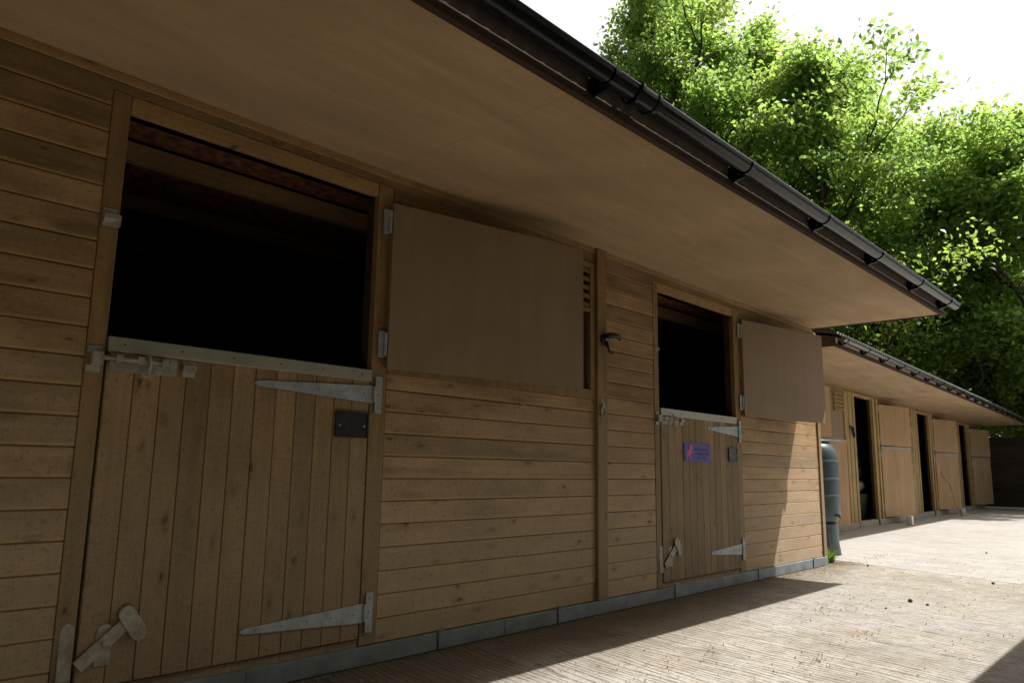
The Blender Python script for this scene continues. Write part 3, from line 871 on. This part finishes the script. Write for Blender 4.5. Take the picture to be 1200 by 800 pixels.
# things at the far stable
hc = empty('head_collar', (OX - .15, OY - .006 - .052, 1.46)); hc.rotation_euler = (0, 0, T2)
tag(hc, 'blue head collar hanging on the post left of the first open doorway', 'head collar')
b = MB(); b.tube([(0, 0, .14), (-.03, -.02, .10), (-.04, -.03, .02), (0, -.03, -.02), (.05, -.03, .03), (.03, -.02, .11), (0, 0, .14)], .014, 8)
b.tube([(-.10, -.01, .16), (0, -.02, .15), (.09, -.015, .13)], .013, 8)
b.build('strap', M['navy'], hc, smooth=True)
def lump(b, c, r, seed, k=0, nz=6, ns=12):
    rs = random.Random(seed); base = len(b.v)
    for i in range(nz + 1):
        th = math.pi * i / nz
        for j in range(ns):
            ph = 2 * math.pi * j / ns
            s_ = 1 + rs.uniform(-.14, .14)
            b.v.append((c[0] + r[0] * math.sin(th) * math.cos(ph) * s_, c[1] + r[1] * math.sin(th) * math.sin(ph) * s_, c[2] + r[2] * math.cos(th) * s_))
    for i in range(nz):
        for j in range(ns):
            a0 = base + i * ns + j; a1 = base + i * ns + (j + 1) % ns
            b.f.append((a0, a0 + ns, a1 + ns, a1)); b.mi.append(k)
def soft(o):
    s_ = o.modifiers.new('sub', 'SUBSURF'); s_.levels = 1; s_.render_levels = 1; return o
rg = empty('horse_rug', (OX + 1.22, OY + .50, 0)); tag(rg, 'folded blue and grey horse rugs heaped on a green tub inside the first open doorway', 'horse rug')
tb = empty('feed_tub', (OX + 1.22, OY + .50, 0)); tag(tb, 'dark green tub under the rugs inside the first open doorway', 'tub')
MB().lathe([(.22, .0), (.30, .50), (.31, .52), (.29, .52)], 24).build('bucket', M['greencloth'], tb, smooth=True)
b = MB(); lump(b, (0, 0, .66), (.34, .26, .14), 2); soft(b.build('rug_fold', M['palecloth'], rg, smooth=True))
b = MB(); lump(b, (.02, 0, .90), (.28, .24, .15), 5); lump(b, (.12, -.05, 1.06), (.14, .14, .12), 6); soft(b.build('rug_fold', M['navy'], rg, smooth=True))

def loc2(u, y):      # local far-stable coordinates to world
    return (OX + u * math.cos(T2) - y * math.sin(T2), OY + u * math.sin(T2) + y * math.cos(T2))
for i, (u, y, s_, lb) in enumerate(((1.62, -.42, 1.0, 'small pale block standing below the first folded far door'), (5.95, -.48, 1.3, 'larger white block on the concrete by the second folded far door'))):
    x_, y_ = loc2(u, y)
    o = MB().prism([(-.045 * s_, -.04, .0), (.045 * s_, -.045, .0), (.043 * s_, .04, .0), (-.043 * s_, .045, .0)], (0.004, 0, .16)).build('door_stop_block', M['white'], bevel=.012)
    o.location = (x_, y_, .0); o.rotation_euler = (0, 0, .5 * i); tag(o, lb, 'block')
x_, y_ = loc2(5.7, -.5)
o = MB().tube([(0, .35, .95), (-.02, .28, .8), (.05, .2, .7), (.02, .15, .5), (-.03, .1, .25), (.05, 0, .06), (.25, -.12, .012), (.55, -.2, .012)], .011, 8).build('rope', M['rope'], smooth=True)
o.location = (x_, y_, 0); tag(o, 'straw coloured rope hanging from the second folded far door to the ground', 'rope')

# ------------------------------------------------------------------ stable behind the photographer: it throws the shadow at lower right
Cb = empty('stable_building', (0, -3.93, 0)); tag(Cb, 'timber stable opposite, casting the eave shadow in the lower right corner', 'stable building')
b = MB(); cladding(b, -5, 6.9, .085, 2.27)
b.xf(Matrix.Rotation(R(180), 4, 'Z') @ Matrix.Translation((-1.9, 0, 0))); b.build('wall', M['clad'], Cb)
r_ = MB(); r_.prism([(-5.2, 1.19, 2.27), (-5.2, 1.19, 2.385), (-5.2, -1.8, 2.98), (-5.2, -4.0, 2.5), (-5.2, -4.0, 2.27)], (12.4, 0, 0)); r_.build('roof', M['fascia'], Cb)
MB().box(-5, 6.8, -3.6, -.03, 0.0, 2.268).build('interior_wall', M['lining'], Cb)

# ------------------------------------------------------------------ fence at the end of the yard
fx, fy = loc2(U1 - .15, .9)
fn = empty('timber_fence', (fx, fy, 0), T2 - R(90)); tag(fn, 'dark brown close boarded timber fence across the end of the yard', 'fence')
b = MB()
for k in range(13):
    b.prism([(0, 0, .04 + k * .145), (0, -.022, .04 + k * .145), (0, -.012, .04 + k * .145 + .155), (0, .0, .04 + k * .145 + .155)], (11, 0, 0))
b.build('board_panel', M['fence'], fn)
for k in range(6):
    MB().box(.4 + k * 2.0, .5 + k * 2.0, -.07, -.025, 0, 1.98).build('fence_post', M['fence'], fn)

# ------------------------------------------------------------------ trees
def leaf_mat(name, col, trans):
    mt, t, bs = new_mat(name); q = NT(t)
    at = q.n('Attribute', attribute_name='tint'); at.attribute_type = 'GEOMETRY'
    c = q.mix(at.outputs['Fac'], tuple(x * .62 for x in col), (min(1, col[0] * 1.65), col[1] * 1.35, col[2] * 1.1))
    q.l(c, bs.inputs['Base Color']); bs.inputs['Roughness'].default_value = .42; bs.inputs['Specular IOR Level'].default_value = .45
    tr = q.n('BsdfTranslucent'); ct = q.mix(at.outputs['Fac'], tuple(x * .7 for x in trans), (min(1, trans[0] * 1.45), trans[1] * 1.2, trans[2])); q.l(ct, tr.inputs['Color'])
    mx = q.n('MixShader'); mx.inputs[0].default_value = .6
    out = t.nodes['Material Output']
    q.l(bs.outputs[0], mx.inputs[1]); q.l(tr.outputs[0], mx.inputs[2]); q.l(mx.outputs[0], out.inputs['Surface'])
    return mt
M['leaf'] = leaf_mat('oak_leaf', (.14, .225, .06), (.38, .62, .15))
M['leaf_d'] = leaf_mat('shrub_leaf', (.14, .22, .055), (.38, .60, .12))

def leaves_mesh(name, centres, tints, n_per, spread, size, mat, rng):
    c = np.repeat(centres, n_per, axis=0)
    N = len(c)
    p = c + rng.normal(0, 1, (N, 3)) * spread * np.array([1, 1, .62])
    a = rng.normal(0, 1, (N, 3)) + np.array([0, 0, .0]); a /= np.linalg.norm(a, axis=1)[:, None]
    nrm = rng.normal(0, .75, (N, 3)) + np.array([0.15, -.1, .9]); nrm /= np.linalg.norm(nrm, axis=1)[:, None]
    a -= nrm * (a * nrm).sum(1)[:, None]; a /= np.linalg.norm(a, axis=1)[:, None]
    bdir = np.cross(nrm, a)
    s = size * rng.uniform(.6, 1.25, (N, 1))
    cur = nrm * s * .12
    v = np.stack([p - a * s * .5, p + bdir * s * .30 + cur - a * s * .02, p + a * s * .52, p - bdir * s * .30 + cur - a * s * .02], axis=1).reshape(-1, 3)
    me = bpy.data.meshes.new(name)
    me.vertices.add(N * 4); me.vertices.foreach_set('co', v.astype(np.float32).ravel())
    me.loops.add(N * 4); me.loops.foreach_set('vertex_index', np.arange(N * 4, dtype=np.int32))
    me.polygons.add(N); me.polygons.foreach_set('loop_start', np.arange(0, N * 4, 4, dtype=np.int32))
    try: me.polygons.foreach_set('loop_total', np.full(N, 4, dtype=np.int32))
    except Exception: pass
    me.update(calc_edges=True)
    at = me.attributes.new('tint', 'FLOAT', 'FACE')
    tv = np.clip(np.repeat(tints, n_per) + rng.normal(0, .16, N), 0, 1)
    at.data.foreach_set('value', tv.astype(np.float32))
    me.materials.append(mat)
    return me

def make_tree(name, base, height, rad, seed, label, leafmat, group=None, crown_lo=.25, n_limb=15, leaf=.18, per=54, spread=.28, kindcat='tree', trunk_r=None, lean=(0, 0)):
    rs = random.Random(seed); rng = np.random.default_rng(seed)
    root = empty(name, base); tag(root, label, kindcat, group)
    tb_, tips = MB(), []
    tr = trunk_r or height * .017
    pts = [Vector((0, 0, -.1))]
    n = 9
    for i in range(1, n + 1):
        f = i / n
        pts.append(Vector((lean[0] * f * height + rs.uniform(-.15, .15) * f * 2, lean[1] * f * height + rs.uniform(-.15, .15) * f * 2, f * height * .93)))
    rsz = [tr * (1.25 if i == 0 else 1) * (1 - .88 * i / n) + .02 for i in range(n + 1)]
    tb_.tube(pts, rsz, 10)
    def trunk_at(f):
        x = f * n; i = min(int(x), n - 1); return pts[i].lerp(pts[i + 1], x - i)
    def branch(p, d, L, r, depth):
        k = 4; q = [p.copy()]; dd = d.copy()
        for i in range(k):
            dd = (dd + Vector((rs.uniform(-.3, .3), rs.uniform(-.3, .3), rs.uniform(-.12, .22)))).normalized()
            q.append(q[-1] + dd * L / k)
        tb_.tube(q, [r * (1 - .75 * i / k) for i in range(k + 1)], 6 if depth else 7, caps=False)
        if depth >= 2:
            tips.append(q[-1]); tips.append(q[2]); return
        m_ = 5 if depth == 0 else 4
        for j in range(m_):
            f = .3 + .7 * (j + rs.random() * .6) / m_
            x = min(f, .999) * k; i = int(x); pp = q[i].lerp(q[i + 1], x - i)
            a = rs.uniform(0, 2 * math.pi)
            sd = Vector((math.cos(a), math.sin(a), rs.uniform(-.25, .6)))
            branch(pp, (dd * .65 + sd * .85).normalized(), L * rs.uniform(.38, .58), r * .42, depth + 1)
        tips.append(q[-1])
    for i in range(n_limb):
        f = crown_lo + (1 - crown_lo) * (i + rs.random() * .7) / n_limb
        a = i * 2.4 + rs.uniform(-.4, .4)
        prof = math.sin(math.pi * min(1, max(0, .12 + .82 * (f - crown_lo) / (1 - crown_lo)))) ** .6
        L = rad * prof * rs.uniform(.75, 1.12)
        el = .15 + .85 * f
        branch(trunk_at(f), Vector((math.cos(a), math.sin(a), el)).normalized(), L, tr * (1 - .8 * f) * .5 + .015, 0)
    tb_.build('trunk', M['bark'], root, smooth=True)
    C_ = np.array([tuple(t) for t in tips])
    tint = np.clip(.42 + rng.normal(0, .2, len(C_)), 0, 1)
    me = leaves_mesh('crown', C_, tint, per, spread, leaf, leafmat, rng)
    cr = bpy.data.objects.new('crown', me); COL.objects.link(cr); cr.parent = root
    return root

def polar(deg, dist):
    return (dist * math.cos(R(deg)), -2.84 + dist * math.sin(R(deg)), -.02)
TG = 'tall trees behind the far stable'
trees = [
    (34.8, 27, 14.8, 3.6, 'tall pale green tree, leftmost, its crown cut by the near gutter'),
    (30.5, 24, 17.6, 4.3, 'tallest leafy tree rising out of the top of the picture'),
    (25.0, 26, 15.6, 3.8, 'broad bright green tree right of the tallest tree, its crown top near the picture top'),
    (19.5, 24, 12.8, 3.9, 'bright yellow green tree whose rounded crown slopes down right above the near gutter end'),
    (14.2, 27, 11.9, 3.3, 'open crowned tree with sky gaps right of the near gutter end'),
    (7.5, 25, 10.4, 3.3, 'rounded tree at the right edge of the picture with sky around its top'),
]
for i, (dg, ds, h, r_, lb) in enumerate(trees):
    make_tree('broadleaf_tree', polar(dg, ds), h, r_, 31 + i, lb, M['leaf'], TG, crown_lo=.16, n_limb=22)
shr = [
    (26, 21.5, 6.0, 2.8, 'dark understorey tree behind the left end of the far stable roof'),
    (19, 22, 6.4, 3.0, 'dark understorey tree behind the middle of the far stable roof'),
    (13.5, 26, 6.6, 3.0, 'dark understorey tree above the right part of the far stable roof'),
    (9.5, 30, 6.6, 3.2, 'dark understorey tree behind the left end of the dark fence'),
    (5.5, 30, 6.0, 3.0, 'dark understorey tree behind the fence at the right edge'),
]
for i, (dg, ds, h, r_, lb) in enumerate(shr):
    make_tree('understorey_tree', polar(dg, ds), h, r_, 71 + i, lb, M['leaf_d'], 'dark understorey trees behind the far stable', crown_lo=.1, n_limb=15, leaf=.14, per=30, spread=.34)

# unseen trees added behind the photographer to block sky light from the shaded side
for i, (x_, y_) in enumerate(((-9, -9), (-3.5, -11), (3, -10.5), (9, -11.5), (-9, 1))):
    make_tree('broadleaf_tree', (x_, y_, -.02), 13 + (i % 2), 4.4, 91 + i, ('added unseen tree blocking sky light behind the opposite stable, farthest back on the left', 'added unseen tree blocking sky light behind the opposite stable, second from the back', 'added unseen tree blocking sky light behind the middle of the opposite stable', 'added unseen tree blocking sky light behind the front end of the opposite stable', 'added unseen tree blocking sky light past the hidden left end of the near stable')[i], M['leaf_d'], 'added trees out of view that block sky light', crown_lo=.12, n_limb=16, leaf=.42, per=12, spread=.5)

# ------------------------------------------------------------------ tufts, litter, stones
rng = np.random.default_rng(3)
gm = leaf_mat('weed_leaf', (.10, .19, .03), (.2, .36, .04))
b = MB(); rs = random.Random(8); tints = []
for k in range(150):
    a = rs.uniform(0, 2 * math.pi); r0 = rs.uniform(0, .07); L = rs.uniform(.06, .20); out = rs.uniform(.02, .13)
    x0, y0 = r0 * math.cos(a), r0 * math.sin(a); w_ = rs.uniform(.003, .008)
    dx, dy = math.cos(a), math.sin(a)
    px_, py_ = -dy * w_, dx * w_
    rows = []
    for f in (0, .35, .7, 1):
        hh = L * (f - .35 * f * f * (out * 8)); wd = (1 - f) ** .6
        rows.append([(x0 + dx * out * f * f - px_ * wd, y0 + dy * out * f * f - py_ * wd, max(hh, .002)), (x0 + dx * out * f * f + px_ * wd, y0 + dy * out * f * f + py_ * wd, max(hh, .002))])
    b.sheet(rows)
o = b.build('grass_tuft', gm); o.location = (7.72, .055, 0); tag(o, 'bright green tuft of grass at the foot of the water butt', 'grass tuft')

# straw and leaf litter: dense near the wall foot, thin elsewhere
ms = plain('dry_litter', (.27, .185, .10), .9, var=.6, scale=3)
b = MB(); rs = random.Random(21)
def bit(x, y, L, a, wd):
    c_, s_ = math.cos(a), math.sin(a); h = rs.uniform(.002, .010)
    b.v_ = None
    k = len(b.v)
    b.v += [(x - c_ * L - s_ * wd, y - s_ * L + c_ * wd, .002), (x - c_ * L + s_ * wd, y - s_ * L - c_ * wd, .003), (x + s_ * wd, y - c_ * wd, h + .003), (x - s_ * wd, y + c_ * wd, h + .004), (x + c_ * L + s_ * wd, y + s_ * L - c_ * wd, .003), (x + c_ * L - s_ * wd, y + s_ * L + c_ * wd, .002)]
    b.f += [(k, k + 1, k + 2, k + 3), (k + 3, k + 2, k + 4, k + 5)]; b.mi += [0, 0]
for k in range(1700):
    x = rs.uniform(1.5, 9); y = -.06 - abs(rs.gauss(0, .10)) if rs.random() < .3 else -rs.uniform(.05, 2.6)
    bit(x, y, rs.uniform(.002, .010), rs.uniform(0, 6.28), rs.uniform(.0006, .0018))
for cx, cy, n_, s_ in ((5.0, -.95, 60, .12), (7.6, -.12, 160, .12), (4.45, -1.35, 30, .06), (3.1, -.95, 60, .16), (6.9, -.25, 120, .12), (3.6, -1.4, 60, .08)):
    for k in range(n_):
        bit(cx + rs.gauss(0, s_ * 1.6), min(cy + rs.gauss(0, s_ * .6), -.06), rs.uniform(.003, .014), rs.uniform(0, 6.28), rs.uniform(.0008, .0022))
o = b.build('litter', ms); tag(o, 'dry straw and leaf litter scattered on the concrete', 'litter', kind='stuff')
def wzp(px, py):
    d = _F + _R2 * ((px - 600) / 880.58) - _U2 * ((py - 400) / 880.58)
    t_ = -.849 / d.z
    return (d.x * t_, -2.84 + d.y * t_, 0)
for px, py, r_, lb in ((1067, 705, .020, 'dark lump on the sunlit concrete, largest of the small lumps'), (1087, 709, .012, 'small dark lump just right of the largest lump'), (1017, 663, .014, 'dark lump near the joint line close to the water butt'), (1164, 684, .016, 'dark lump on the pale slab joint near the right edge'), (1038, 713, .009, 'tiny dark lump left of the largest lump'), (1156, 648, .013, 'small dark lump far out on the pale concrete')):
    b = MB(); lump(b, (0, 0, r_ * .5), (r_, r_ * .8, r_ * .6), int(px), nz=5, ns=9)
    o = b.build('dung_lump', M['stone'], smooth=True); o.location = wzp(px, py); tag(o, lb, 'dung', 'small dark lumps on the concrete')
